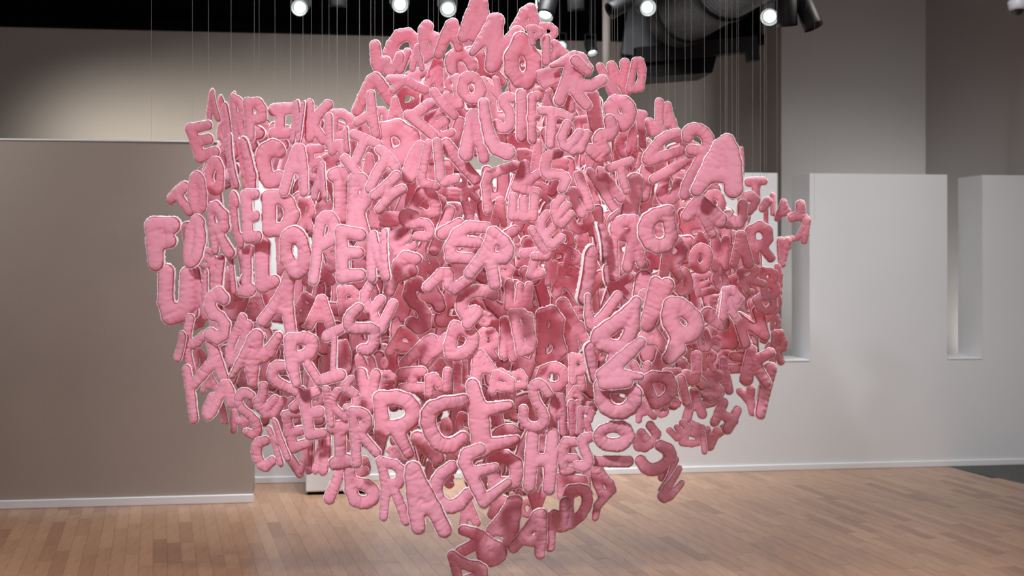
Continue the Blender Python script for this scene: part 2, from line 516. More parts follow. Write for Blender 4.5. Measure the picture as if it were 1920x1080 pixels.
    hf = hgt * (1 + .10 * lump) + .46 * th * pucker
    hb = hgt * .75 * (1 + .1 * lump) + .2 * th * pucker
    n = len(v)
    k1, k2 = curl / max(W, .01), rs.uniform(-.25, .25) / max(H, .01)
    tw = rs.uniform(-.6, .6) / max(H, .01) * .5
    def warp(x, z): return k1 * x * x + k2 * z * z + tw * x * z
    base = warp(v[:, 0], v[:, 1])
    front = np.stack([v[:, 0], base - hf - .03 * r, v[:, 1]], -1)
    back = np.stack([v[:, 0], base + hb + .10 * r, v[:, 1]], -1)
    # raw edge ring
    nb = len(bv)
    ring_id = -np.ones(n, int); ring_id[bv] = np.arange(nb)
    g = gv[bv]
    fz = vnoise(v[bv] * fr * 3, seed + 3)
    o2 = v[bv] + g * (fl * (1.0 + .65 * fz))[:, None]
    bz = warp(o2[:, 0], o2[:, 1])
    r1 = np.stack([o2[:, 0], bz + .05 * r + .05 * r * fz, o2[:, 1]], -1)
    r2 = np.stack([o2[:, 0], bz + .17 * r, o2[:, 1]], -1)
    V = np.concatenate([front, back, r1, r2])
    A0, B0 = BE[:, 0], BE[:, 1]; ra0, rb0 = ring_id[A0], ring_id[B0]
    F = np.concatenate([q, (q + n)[:, ::-1],
        np.stack([B0, A0, 2 * n + ra0, 2 * n + rb0], -1),
        np.stack([2 * n + rb0, 2 * n + ra0, 2 * n + nb + ra0, 2 * n + nb + rb0], -1),
        np.stack([2 * n + nb + rb0, 2 * n + nb + ra0, n + A0, n + B0], -1)])
    mi = np.concatenate([np.zeros(2 * len(q), int), np.ones(3 * len(BE), int)])
    seam = np.zeros(len(V)); seam[bv] = 1; seam[n + bv] = 1
    return V, F, mi, seam

def build_mesh(name, V, F, mi, seam):
    me = bpy.data.meshes.new(name)
    me.vertices.add(len(V)); me.vertices.foreach_set('co', V.astype(np.float32).ravel())
    me.loops.add(F.size); me.loops.foreach_set('vertex_index', F.astype(np.int32).ravel())
    me.polygons.add(len(F)); me.polygons.foreach_set('loop_start', np.arange(0, F.size, 4, dtype=np.int32))
    me.polygons.foreach_set('material_index', mi.astype(np.int32))
    me.polygons.foreach_set('use_smooth', np.ones(len(F), bool))
    me.materials.append(M_pink); me.materials.append(M_edge)
    at = me.attributes.new('seam', 'FLOAT', 'POINT'); at.data.foreach_set('value', seam.astype(np.float32))
    me.update(calc_edges=True)
    return me

# ------------------------------------------------------------------ the letters: glyph, box in the close look at the tile, tilt, depth, turn
TILES = """
@260 150
A 640 90 780 400 0 4.75 30
P 765 150 860 420 0 4.75 50
A 850 105 960 400 0 4.7 50
N 790 240 900 690 0 4.35 62
R 890 155 1035 590 0 4.3 40
P 1015 178 1250 580 0 4.25 0
I 1235 215 1500 570 0 4.3 15
E 505 400 765 760 12 4.5 20
O 640 750 835 1110 -10 4.45 30
A 600 700 820 1000 0 4.75 0
N 835 530 930 1060 0 4.2 62
U 945 570 1130 1090 0 4.2 40
C 1130 590 1440 1035 0 4.2 0
O 485 885 665 1290 0 4.35 30
D 1110 360 1270 620 0 4.75 0
S 740 400 860 720 0 4.75 0
@260 340
T 290 35 540 365 35 4.4 25
F 75 350 435 855 3 4.2 0
O 415 330 655 830 0 4.15 15
R 640 200 895 720 3 4.1 20
C 875 100 1020 640 -5 4.05 35
E 1005 80 1200 590 5 4.0 30
D 1195 70 1540 520 0 4.0 0
L 1130 555 1390 1045 0 4.05 0
I 940 650 1150 1110 5 4.1 30
T 850 650 970 1130 -5 4.15 45
U 190 825 535 1350 0 4.2 0
N 490 830 700 1320 -3 4.2 40
V 640 730 850 1270 0 4.17 35
S 570 640 730 850 0 4.55 0
A 760 830 1000 1150 0 4.55 0
@260 530
S 630 55 890 590 8 4.1 20
l 362 450 452 780 -22 4.15 20
* F 42 4.15 15 | 500,355 450,600 465,820 / 460,600 550,590 635,510
S 400 280 640 460 20 4.55 0
D 520 640 660 880 0 4.55 0
* U 42 4.05 20 | 1010,345 865,620 885,760 960,720 1065,410
* N 55 4.0 0 | 905,890,30 1010,730,45 1160,470 1130,640 1085,800 1090,980,40 / 1120,720 1230,710 1370,500,42
* A 52 3.95 0 | 1205,360 1370,150 1465,-50 / 1465,-60 1425,200 1465,470 / 1330,240 1430,260
A 980 80 1290 440 0 4.6 0
* H 48 4.1 0 | 440,850 490,1050 540,1300 / 680,590 740,750 810,910 / 530,980 640,855 720,745
A 580 860 800 1080 0 4.55 0
A 1140 760 1300 1000 0 4.5 0
@340 700
* S 44 4.05 20 | 475,285 435,115 385,130 350,260 290,415 245,360 290,235
* S 38 4.0 0 | 680,215 620,185 560,215 555,320 700,430 730,540 690,620 625,575
* Y 38 3.95 0 | 795,120 790,240 720,290 860,440 970,270 / 820,340 900,250
* C 42 3.95 10 | 820,645 740,670 725,800 790,910 875,840
* H 38 3.9 25 | 850,550 890,700 935,860 / 945,465 960,620 1020,800 / 890,650 960,640
E 990 340 1225 755 12 3.9 0
E 1170 140 1395 630 10 3.85 0
H 470 340 640 580 0 4.5 20
A 360 250 440 490 0 4.5 40
l 1040 740 1150 1030 35 4.6 0
M 1130 600 1300 960 0 4.35 20
R 1200 180 1380 400 0 4.5 0
@500 540
* S 44 3.85 0 | 180,755 80,755 55,860 130,930 280,990 345,1080 250,1160
* R 52 3.8 0 | 235,500 240,700 290,910,42 / 240,500 425,485 450,620 290,680 / 400,740,40 495,895,42
* I 46 3.75 10 | 555,470,52 695,400,42 / 640,500,30 660,780,30 / 580,880,50 730,830,52
* S 46 3.72 0 | 880,190 795,280 795,385 900,390 1030,385 1050,500 1000,600 925,590
* W 42 3.76 0 | 1010,-30 930,100 1010,230 1100,390 / 1020,220 1100,115 / 1100,385 1215,155
A 380 60 680 430 -5 4.3 0
R 285 60 470 300 -30 4.5 0
R 685 -10 900 280 0 4.3 0
D 690 510 820 830 0 4.6 0
N 870 630 1110 1130 0 4.25 20
P 1180 390 1450 720 -30 4.35 0
A 380 880 500 1080 0 4.5 0
D 700 1000 900 1150 0 4.4 0
O 1100 670 1170 780 0 4.3 0
R 1080 800 1240 1020 0 4.2 0
@580 700
* S 34 3.72 0 | 400,60 330,140 430,185 460,270 430,340 365,330
* K 36 3.75 8 | 180,150 185,320 200,490 / 285,170 200,300 340,425
* R 44 3.7 0 | 430,370 440,560 455,860 / 440,370 540,370 580,450 520,545 450,550 / 500,590 640,760
I 170 460 410 920 2 3.78 0
H 50 560 200 970 0 3.95 40
l -25 600 45 950 0 4.0 30
V 440 -60 690 400 0 3.9 20
* R 62 3.8 0 | 680,260 710,500 670,780,44 / 700,250 910,240 1020,370 960,490 800,520 / 850,560 950,770,50
* C 62 3.75 0 | 1470,270 1210,290 1130,420 1210,650 1350,715 1480,640
l 1060 520 1220 930 45 4.1 0
E 680 60 830 200 0 4.0 0
O 320 640 400 760 0 4.3 0
O 500 800 590 990 0 4.3 0
A 750 700 930 860 0 4.3 0
A 1100 840 1210 1000 0 4.2 0
@740 540
S 90 -100 345 430 4 4.05 0
* N 46 4.0 0 | 95,730 230,600 350,490 370,540 290,700 / 310,640 400,610 490,490
* D 52 3.92 0 | 585,375 515,630 640,640 745,570 760,430 590,385
* G 50 3.9 0 | 950,70 820,25 690,60 640,165 690,270 770,220 / 800,240 700,340
* A 42 3.93 0 | 790,950 790,780 805,620 880,720 975,835 / 820,780 890,780
I 20 770 300 1020 3 3.95 0
* N 38 3.93 0 | 335,1020 340,810 500,1020 505,810
P 930 800 1140 1090 -22 4.0 0
P 1070 810 1290 1060 -5 4.12 0
A 990 290 1165 700 5 4.05 25
B 1145 200 1355 630 8 4.0 20
E 1065 -70 1335 200 88 4.05 10
R 810 400 1010 720 0 4.35 0
S 815 230 920 370 0 4.3 0
L 560 700 690 1020 0 4.35 0
A 340 680 540 830 0 4.3 0
L 640 680 760 900 0 4.4 0
@740 360
* E 50 3.8 0 | 880,345 645,335 490,620 730,640 / 580,470 800,490
l 480 190 600 500 -55 3.9 0
* R 54 3.74 0 | 955,400 1095,520 1080,630 975,640 / 955,410 890,580 725,780 / 915,600 965,880
* N 48 3.85 0 | 325,915 510,740 535,965 715,840
* S 38 3.95 0 | 200,225 110,195 85,265 150,320 290,285 350,360 320,430 220,425
D 170 0 450 280 -30 4.05 0
l 385 110 525 640 -22 4.08 0
U 290 400 460 660 -20 4.25 0
N 210 580 430 900 20 4.25 0
E 1110 0 1385 280 88 3.95 0
l 1030 270 1150 550 -65 4.05 0
T 1130 500 1240 660 20 4.2 0
O 480 100 650 260 0 4.5 0
V 640 50 800 300 0 4.6 0
A 930 50 1090 330 0 4.35 0
R 960 680 1140 900 0 4.25 0
@500 360
O 120 340 440 835 3 3.85 0
* P 48 3.8 0 | 475,850 490,560 500,300 580,225 655,320 635,450 560,500 500,530
E 660 335 970 855 0 3.78 0
N 945 360 1200 870 4 3.74 22
R 760 -150 1020 415 -3 3.85 0
R 300 60 470 370 0 4.4 0
E 1190 330 1440 610 28 3.98 0
* F 52 3.95 0 | 1440,650 1310,620 1180,950 / 1400,760 1270,810
S 1080 190 1290 340 5 4.1 0
A 340 640 640 900 0 4.5 0
S 560 500 700 780 0 4.5 0
R 90 440 240 800 0 4.5 0
A 980 60 1100 350 0 4.3 0
O 1040 -40 1240 130 0 4.4 0
@980 360
* E 36 3.9 0 | 230,215 150,330 265,530 370,440 / 205,440 300,340
* E 34 3.88 0 | 380,60 290,150 355,340 465,215 / 325,250 430,130
* L 36 3.88 0 | 90,370 180,520 270,625 120,620
Z 0 540 200 840 15 4.0 0
U 430 180 680 400 20 4.2 0
O 330 380 500 565 0 4.3 0
B 520 380 640 540 0 4.4 0
l 700 280 830 680 -3 3.95 62
l 590 530 690 1080 0 3.92 60
l 765 700 835 930 8 3.95 55
l 850 140 905 310 -52 3.9 40
* R 48 4.0 0 | 1080,285 930,290 890,380 980,430 1070,400 / 1080,285 1060,500 1010,720 / 1090,470 1145,680 / 870,470 880,800
* O 60 3.93 0 | 1390,200 1230,240 1175,380 1250,530 1460,490 1390,200
S 1180 120 1340 300 0 4.3 0
N 220 660 340 900 0 4.3 10
P 400 560 560 760 -20 4.3 0
R 300 700 600 1050 -10 4.35 0
K 820 780 1080 1060 0 4.1 0
l 950 -200 1130 420 -8 4.12 0
l 1060 760 1250 1080 -12 4.05 0
V 1150 820 1400 1320 -20 3.95 0
@660 0
* L 48 4.5 0 | 225,445 240,660 320,595
* J 42 4.5 0 | 340,620 355,700 440,620 465,550
D 350 265 660 600 80 4.75 0
l 450 450 550 720 -22 4.5 0
A 540 430 720 690 0 4.45 20
* A 50 4.5 0 | 30,1060 130,890 215,745 290,830 370,980
* Z 36 4.45 0 | 375,765 510,765 405,870 / 510,770 600,825 700,870
A 690 560 910 900 -8 4.5 0
* U 50 4.45 0 | 965,680 950,580 1010,525 1085,525 1150,590 1155,640
* B 42 4.45 0 | 690,290 735,235 720,330 / 690,300 695,560 / 690,370 800,345 820,430 780,500 700,560
* A 42 4.42 0 | 845,520 900,350 965,205 1000,330 1030,450 / 900,350 1000,350
* A 50 4.4 0 | 1075,350 1180,60 1240,-20 1270,180 1240,250 1175,345 / 1140,190 1250,190
* N 58 4.35 0 | 1170,500,38 1300,340,55 1405,135 1375,400 1345,640,56 / 1375,620 1450,470 1590,310
O 1020 700 1285 1000 15 3.98 0
* N 36 4.05 0 | 790,885 870,1000 985,1110 / 915,925 1040,1050 1015,880 1000,750
N 1250 730 1440 1000 15 4.2 0
D 430 830 690 1070 0 4.8 0
D 670 860 960 1120 0 4.65 0
C 900 740 1010 880 0 4.5 0
@500 170
* K 42 4.1 0 | 410,130 410,450 / 590,140 430,310 540,470
N 240 100 375 520 0 4.12 58
* A 44 4.0 8 | 190,980 250,630 300,525 350,700 385,980 / 230,740 340,760
* N 42 4.0 30 | 600,260 600,600 715,490 730,640
l 735 345 805 610 -8 3.95 45
D 610 170 855 490 0 4.4 0
* I 42 3.87 0 | 840,425 1060,510 / 940,480 865,670 / 755,650 925,850
* T 44 3.85 0 | 1095,565 1175,640 1235,740 / 1155,650 1080,770 1000,940
* Y 44 3.83 0 | 1045,1010 1120,960 1250,825 / 1130,965 1200,1000 1300,950 / 1200,1010 1090,1140
A 430 680 620 1060 -5 3.95 35
I 600 740 830 1250 0 3.9 0
* A 40 4.1 0 | 870,300 1000,230 / 1000,40 1020,240 1045,410
D 1040 150 1190 370 0 4.4 0
A 1160 60 1330 310 0 4.35 0
E 380 520 560 870 0 4.45 0
P 1065 285 1490 900 12 4.12 0
O 850 330 1010 600 0 4.5 0
A 900 600 1080 900 0 4.4 0
L 460 140 560 240 0 4.6 0
N 1340 880 1540 1200 -10 4.3 0
@740 170
* Y 46 4.08 0 | 140,235 370,430 / 190,240 350,110
E 330 180 555 475 25 4.12 0
* O 40 4.0 0 | 240,530 250,690 165,850 110,830 165,640 240,530
* L 38 3.97 0 | 330,520 280,720 245,880 390,915
* L 42 3.95 0 | 410,510 435,720 445,885 575,850
* l 50 4.0 0 | 500,520 640,700 775,845
* A 46 3.95 0 | 690,610,62 720,400 755,195 800,330 855,650 / 750,480 830,480
* L 48 3.9 0 | 865,120,45 885,320,50 945,560,60 1070,600,74
* S 40 3.95 0 | 1130,75 1070,55 1040,115 1115,210 1115,340 1050,390 985,320
l 1165 10 1280 465 0 3.95 10
F 1270 20 1420 490 0 3.95 20
* r 42 4.0 0 | 1170,720 1010,775 870,840 890,1150
* R 38 3.98 0 | 1255,720 1170,925 / 1255,720 1285,880 / 1180,910 1290,870 1390,800 / 1180,925 1280,960 1370,975
l 540 260 660 570 -22 4.35 0
P 180 960 470 1250 -15 4.1 0
A 1310 480 1450 780 0 4.4 0
R 1180 560 1340 720 0 4.45 0
O 580 800 700 940 0 4.4 0
K 640 880 830 1080 0 4.5 0
E 500 930 650 1060 0 4.6 0
@980 170
* T 40 3.85 0 | 190,190 330,200 460,250 / 290,210 275,380 262,520
* E 40 3.83 0 | 430,330 350,510 540,600 625,420 / 440,545 550,410
* S 42 3.9 0 | 340,600 240,620 215,730 235,820 330,800 430,845 390,950
* N 42 3.98 0 | 540,810 600,1000 640,1120 / 570,990 450,970 500,1080 570,1190
* H 42 4.05 0 | 660,790 770,970 870,1130 / 770,770 850,920 940,1040 / 740,920 850,890
* T 36 4.0 0 | 840,750 1030,685 / 950,770 970,880 1000,960
* D 56 4.18 0 | 880,105 830,170 945,355 1040,240 1000,120 880,105
* Z 52 4.15 0 | 830,290 870,420 710,440 800,570 / 650,570 740,640
F 610 570 860 740 10 4.25 0
J 1175 85 1365 430 0 4.3 0
A 1290 105 1520 450 2 4.3 0
Y 1090 185 1210 560 0 4.4 0
A 1000 300 1120 600 0 4.5 0
C 900 380 1060 640 0 4.55 0
A 190 0 300 200 0 4.4 0
D 500 240 760 450 0 4.5 0
l 620 0 760 400 12 4.45 0
A 40 480 220 720 0 4.5 0
E 880 500 1010 700 0 4.6 0
A 1090 600 1180 760 0 4.6 0
S 240 640 440 800 0 4.4 0
R 60 880 270 1080 0 4.4 0
V 1100 760 1280 1200 0 4.2 0
@940 0
* A 42 4.5 0 | 130,285 270,45 325,210 / 200,240 300,245
* D 62 4.3 0 | 180,395 60,630 220,830 345,620 180,395
P 260 240 410 440 10 4.25 0
R 385 225 545 460 0 4.38 0
* K 38 4.3 0 | 520,430 635,540 / 550,480 450,600
l 390 330 490 640 0 4.28 0
E 350 640 610 830 22 4.25 0
* K 50 4.2 0 | 490,650,25 650,580,45 740,530 850,660,35 / 690,600 640,760 750,940 810,1020 / 640,760 560,980 / 760,700 700,780 820,850 960,780
l 730 520 830 760 50 4.17 0
A 520 760 730 1090 -10 4.22 0
A 950 600 1080 950 28 4.4 0
N 1030 580 1240 940 5 4.4 0
D 1225 570 1400 890 -6 4.38 15
R 300 830 490 1000 0 4.45 0
A 390 870 510 1050 0 4.4 0
@1180 170
* C 42 4.1 0 | 490,400 330,450 200,600 180,680 300,640 500,575
* l 40 4.12 0 | 240,850 380,780 530,685
U 270 800 510 1100 -12 4.2 0
* ? 48 4.05 0 | 560,460 565,400 640,372 740,430 760,540 700,650 570,880 540,990 / 600,575 700,590
* A 75 3.9 0 | 660,960,55 780,770,75 920,430,58 985,640,75 1000,950,80 / 800,820,60 960,830,60
T 1110 830 1335 1080 0 4.75 0
l 80 700 230 1080 -8 4.15 0
O 720 960 930 1200 0 4.1 0
C 380 370 530 500 0 4.4 0
D 500 480 700 660 0 4.45 0
E 550 660 700 860 0 4.5 0
D 1050 560 1110 860 0 4.5 0
@1240 360
P 735 0 960 300 0 4.25 15
* L 46 4.05 0 | 785,125 790,290 640,300 / 700,290 640,230
R 240 90 610 380 -35 4.0 0
P 390 0 560 160 -10 4.15 0
l 960 40 1040 200 -38 4.9 0
l 985 130 1035 330 0 4.95 0
l 1045 -5 1110 235 -3 5.5 0
A 1095 60 1285 290 5 5.6 0
Y 1235 105 1470 345 52 5.6 0
A 1310 240 1440 500 -18 5.55 0
T 1130 430 1310 560 5 5.55 0
V 1090 450 1245 725 0 5.5 0
R 830 300 1090 690 14 4.5 0
A 655 365 885 735 0 4.35 0
N 480 440 660 765 -3 4.4 0
O 270 500 490 785 -10 4.3 0
R 750 700 960 960 24 4.42 0
B 945 730 1140 1040 10 4.6 0
E 690 780 850 1030 32 4.5 0
O 490 740 650 950 0 4.4 0
E 310 780 500 1000 12 4.5 0
R 555 920 770 1210 -12 4.3 0
D 1080 700 1170 1040 0 5.0 0
D 910 960 1140 1180 -55 4.6 0
R 0 430 250 860 -8 4.12 0
O 120 730 300 1000 0 4.15 0
A 300 380 460 520 0 4.5 0
O 450 360 560 480 0 4.45 0
V 560 300 690 480 0 4.5 0
@980 540
* V 50 3.66 0 | 620,80,28 640,330,44 705,370,50 920,85,46
* A 66 3.6 0 | 1090,140,44 1000,270 760,440 700,500,44 / 1090,140,44 1040,480 860,690,48 / 770,540 980,600
* K 60 3.58 0 | 1130,530,48 1000,650 780,840 / 900,830 1140,850,32 / 800,920 1000,895
l 620 500 710 940 18 3.62 50
V 1150 0 1370 380 10 4.0 0
A 350 100 590 600 22 4.25 0
B 120 190 410 730 0 4.2 0
O 140 720 450 1010 0 4.12 0
P 440 640 640 930 -5 4.0 0
P 430 930 550 1080 0 4.0 20
D 1170 780 1490 1150 25 3.92 0
E 490 180 590 400 0 4.45 0
S 620 440 780 600 0 4.3 0
O 700 580 800 700 0 4.35 0
L 1000 560 1100 830 0 4.25 0
A 1050 330 1400 620 0 4.15 0
V 1030 700 1250 950 0 4.15 0
l 430 820 690 1010 0 4.2 0
@1220 540
* P 66 3.85 0 | 210,170 180,300 270,460 400,450 460,330 300,180 210,170 / 270,450 200,640,50 150,690,48 290,590,48
R 660 0 890 345 -12 4.3 0
l 545 140 695 450 55 4.33 0
D 430 370 600 600 20 4.5 0
S 580 460 685 600 0 4.5 0
O 1000 20 1230 360 -28 4.8 0
l 950 110 1040 310 20 4.75 0
R 770 260 1020 540 -28 4.9 0
E 740 515 980 830 180 4.95 0
K 900 560 1190 940 -8 4.9 0
l 1035 720 1165 1260 -16 4.9 0
A 630 660 790 1030 0 4.92 0
O 1150 250 1255 430 0 5.6 0
L 1025 370 1160 530 -30 5.6 0
R 1150 420 1305 760 -5 5.6 0
l 1090 510 1160 700 -20 5.6 0
J 300 620 490 930 0 4.5 0
S 450 780 700 1080 0 4.85 0
V 400 510 520 700 10 4.6 0
R 490 590 640 800 0 4.7 0
C 650 590 800 760 0 5.0 0
A 200 200 330 400 0 4.5 0
E 120 780 300 1000 0 4.4 0
E 560 60 660 200 0 4.7 0
A 870 420 1020 560 0 5.0 0
@1180 700
A 510 140 740 450 6 4.8 0
S 640 30 900 330 28 4.85 0
H 810 270 1060 560 -32 4.9 0
Y 1070 120 1240 400 18 4.92 0
E 390 450 570 650 125 4.8 0
B 505 455 725 715 -14 4.8 0
l 680 560 750 790 8 4.78 0
V 700 510 880 750 -8 4.85 0
l 885 380 975 660 -52 4.9 0
l 480 0 570 320 12 4.0 0
l 290 220 385 370 5 4.05 0
O 250 300 380 425 0 4.9 0
* E 38 4.0 0 | 60,620 105,740 290,620 195,500 / 200,680 115,570
* C 50 4.0 0 | 110,840 180,930 280,920 385,850 390,745 300,700
A 20 250 230 470 20 4.05 0
S 390 180 500 330 0 4.85 0
A 100 180 270 350 0 4.3 0
@1020 740
* D 60 3.6 0 | 560,-80 570,100 720,190 870,90 880,-80 560,-80
O 475 250 865 540 0 3.64 0
l 600 430 710 850 88 3.7 0
* N 38 3.9 0 | 505,650 540,760 670,900 590,980 520,1070 / 480,700 500,820 570,980
* l 32 4.02 20 | 1290,640 1130,790
* l 34 3.98 30 | 1280,690 1130,900
* l 38 3.96 0 | 1320,725,28 1135,960 1180,1010 1340,860,28
S 1080 620 1290 810 30 4.06 30
D 120 760 430 1000 0 4.05 0
A 130 580 480 800 0 4.2 0
@820 700
* A 38 3.75 10 | 1110,560 1120,235 1205,245 1215,575 / 1120,400 1210,400
* S 40 3.7 0 | 1070,195 1000,90 925,120 940,260 1035,390 1015,500 900,530 815,470 830,350
V 1240 260 1385 620 0 3.77 30
R 1350 320 1512 600 0 3.7 15
* E 40 3.7 0 | 1330,660 1210,665 1210,950 1290,940 / 1210,820 1330,820
* S 42 3.66 0 | 1470,620 1395,640 1410,730 1465,830 1430,900 1355,885
* H 54 3.7 0 | 920,610 910,850 890,1080 / 1110,600 1095,850 1075,1100 / 920,850 1090,830
* E 60 3.76 0 | 340,140,62 400,400,85 430,720,85 / 440,360,62 680,315,48 / 460,700,70 740,650,48
P 520 0 740 230 -18 3.9 0
P 690 -10 880 240 0 4.0 0
* E 54 3.6 0 | 420,740 250,800 360,1050 440,1220 / 330,960 560,915,42 / 440,1220 690,1060,40
C 530 490 800 720 0 3.95 0
D 500 750 840 1130 0 3.86 0
A 1240 110 1400 280 0 3.95 30
L 700 200 800 440 0 4.15 0
C 180 370 300 600 0 4.15 0
O 30 430 140 620 0 4.2 0
U 980 580 1080 750 0 4.2 0
R 1440 270 1540 400 0 4.2 0
@600 830
* C 54 3.62 0 | 1270,240 1140,330 1110,480 1190,600 1310,610 1420,500
* A 66 3.6 0 | 950,800 920,600 885,225 960,400 1060,560 1195,830 / 940,620 1040,620
* R 42 3.64 0 | 590,190 640,420 615,700 / 590,190 775,230 785,390 660,400 / 700,430 775,580 830,735
* B 50 3.8 0 | 290,265 305,530 430,585 535,520 480,420 350,385
l 85 215 195 590 -22 3.95 0
C 240 120 480 330 0 4.05 0
S 640 30 780 180 0 4.3 0
A 1010 190 1100 400 0 4.2 0
C 1200 300 1300 440 0 4.3 0
@820 870
* A 50 3.9 0 | 520,650 640,520 755,310 740,560 680,750 / 600,640 720,630
T 430 290 690 540 -20 4.2 0
* A 48 3.88 0 | 735,815 880,640 1000,430 1000,640 985,860 / 870,740 1000,745
* N 48 3.9 0 | 1090,790 1090,430 1235,680 1225,360
* D 46 3.9 0 | 1280,580 1250,240 1400,225 1455,330 1420,470 1290,580
* R 50 3.9 0 | 260,630 400,680 460,740 / 235,845 340,785 / 460,740 425,850 480,930 595,900 610,830 460,740
* D 46 3.86 0 | 145,900 200,1100 / 150,905 280,980 425,990 430,1085 300,1110
A 190 310 400 620 8 4.2 0
V 850 190 1080 480 0 4.0 0
O 790 340 940 515 0 4.3 0
l 740 230 820 380 -10 4.0 0
l 1490 360 1580 560 -10 3.92 0
N 560 270 740 420 0 4.25 0
T 1400 80 1500 330 0 4.2 0
"""
sculpture = empty('letter_sculpture', P(900, 560, 4.3))
tag(sculpture, 'huge hanging cluster of pink quilted stuffed cloth letters, strung from the ceiling on clear lines', 'sculpture')
SC = 5.1433
LET = []
for ln in TILES.strip().split('\n'):
    if ln[0] == '@':
        X0, Y0 = map(float, ln[1:].split()); continue
    if ln[0] == '*':                   # strokes of its own: x,y[,half width] in the close look
        hd, st = ln[1:].split('|'); ch, R, d, yaw = hd.split(); R = float(R)
        sts = [[tuple(float(q) for q in pt.split(',')) for pt in part.split()] for part in st.split('/')]
        sts = [[(pt[0], pt[1], pt[2] if len(pt) > 2 else R) for pt in part] for part in sts]
        allp = [pt for part in sts for pt in part]
        x0 = min(pt[0] - pt[2] for pt in allp); x1 = max(pt[0] + pt[2] for pt in allp)
        y0 = min(pt[1] - pt[2] for pt in allp); y1 = max(pt[1] + pt[2] for pt in allp)
        mx_, my_ = (x0 + x1) / 2, (y0 + y1) / 2
        cs = [[((a_ - mx_) / SC, -(b_ - my_) / SC, c_ / SC) for a_, b_, c_ in part] for part in sts]
        LET.append([ch, X0 + mx_ / SC, Y0 + my_ / SC, (x1 - x0) / SC, (y1 - y0) / SC, 0.0, float(d), float(yaw), cs]); continue
    w = ln.split(); ch = w[0]; x0, y0, x1, y1, rot, d, yaw = map(float, w[1:])
    LET.append([ch, X0 + (x0 + x1) / 2 / SC, Y0 + (y0 + y1) / 2 / SC, (x1 - x0) / SC, (y1 - y0) / SC, rot, d, yaw])

def place(ch, px, py, w, h, rot, d, yaw, custom=None, seed=0, res=5):
    c = math.cos(math.radians(yaw))
    d = 4.25 + (d - 4.25) * 1.15
    W, H = w / FPX * d / c, h / FPX * d
    rs = random.Random(seed)
    grow = 1.07
    W *= grow; H *= grow
    if custom:
        k_ = d / FPX * 1.03
        custom = [[(a_ * k_ / c, b_ * k_, r_ * k_) for a_, b_, r_ in part] for part in custom]
    g = letter_mesh(ch, W, H, seed, res, 1.0, rs.uniform(-.35, .45), custom)
    if g is None: return None
    sgn = -1 if px < 800 else 1
    # letters face outwards from the cluster's middle
    turn = -TH + math.radians(sgn * yaw + rs.uniform(-15, 15))
    M = (Matrix.Translation(P(px, py, d)) @ Matrix.Rotation(turn, 4, 'Z') @
         Matrix.Rotation(math.radians(rs.uniform(-13, 13)), 4, 'X') @ Matrix.Rotation(math.radians(-rot), 4, 'Y'))
    return g, M

# letters deep inside the cluster, seen between the front ones
SIL = [(385, 190), (470, 190), (560, 205), (660, 200), (700, 110), (800, 60), (900, 30), (990, 40), (1060, 110), (1130, 170), (1200, 215),
       (1280, 240), (1340, 290), (1420, 380), (1450, 520), (1450, 640), (1400, 740), (1290, 780), (1200, 800), (1130, 850), (1070, 930),
       (930, 940), (800, 920), (690, 890), (600, 850), (500, 820), (400, 740), (350, 640), (330, 520), (340, 400), (370, 300)]
def inside(x, y):
    c = False; n = len(SIL)
    for i in range(n):
        (xa, ya), (xb_, yb) = SIL[i], SIL[(i + 1) % n]
        if (ya > y) != (yb > y) and x < (xb_ - xa) * (y - ya) / (yb - ya) + xa: c = not c
    return c
GAPS = [(486, 385, 30), (508, 330, 10), (510, 610, 22), (516, 500, 14), (556, 472, 12), (545, 455, 12), (868, 380, 18), (895, 300, 30),
        (395, 500, 22), (415, 400, 20), (400, 590, 14), (1105, 135, 20), (605, 660, 8), (820, 780, 14), (850, 800, 14), (735, 775, 16),
        (1090, 780, 14), (1120, 800, 16), (1110, 860, 12), (640, 860, 22), (700, 830, 12), (1300, 330, 8), (440, 480, 14),
        (480, 870, 30), (1225, 330, 8), (700, 180, 18), (830, 120, 20), (720, 190, 20), (540, 240, 12), (1300, 760, 16), (1420, 700, 20)]
fill = []
ABC = 'ABCDEFHIKLMNOPRSTUVWY'
for layer, (d, step) in enumerate(((4.72, 60), (5.05, 58), (5.45, 60), (5.8, 66))):
    y = 60 + layer * 17
    while y < 960:
        x = 330 + (layer * 23) % step
        while x < 1470:
            px, py = x + rng.uniform(-14, 14), y + rng.uniform(-14, 14)
            w, h = rng.uniform(46, 66), rng.uniform(66, 92)
            ok = all(inside(px + a * w * .5, py + b * h * .5) for a in (-1, 1) for b in (-1, 1))
            ok = ok and all((px - gx) ** 2 + (py - gy) ** 2 > (gr + .42 * w) ** 2 for gx, gy, gr in GAPS)
            if ok:
                fill.append([ABC[rng.randint(len(ABC))], px, py, w, h, rng.uniform(-25, 25), d + rng.uniform(-.15, .15), abs(rng.normal()) * 14])
            x += step
        y += step * 1.18
fill.sort(key=lambda f: f[6])

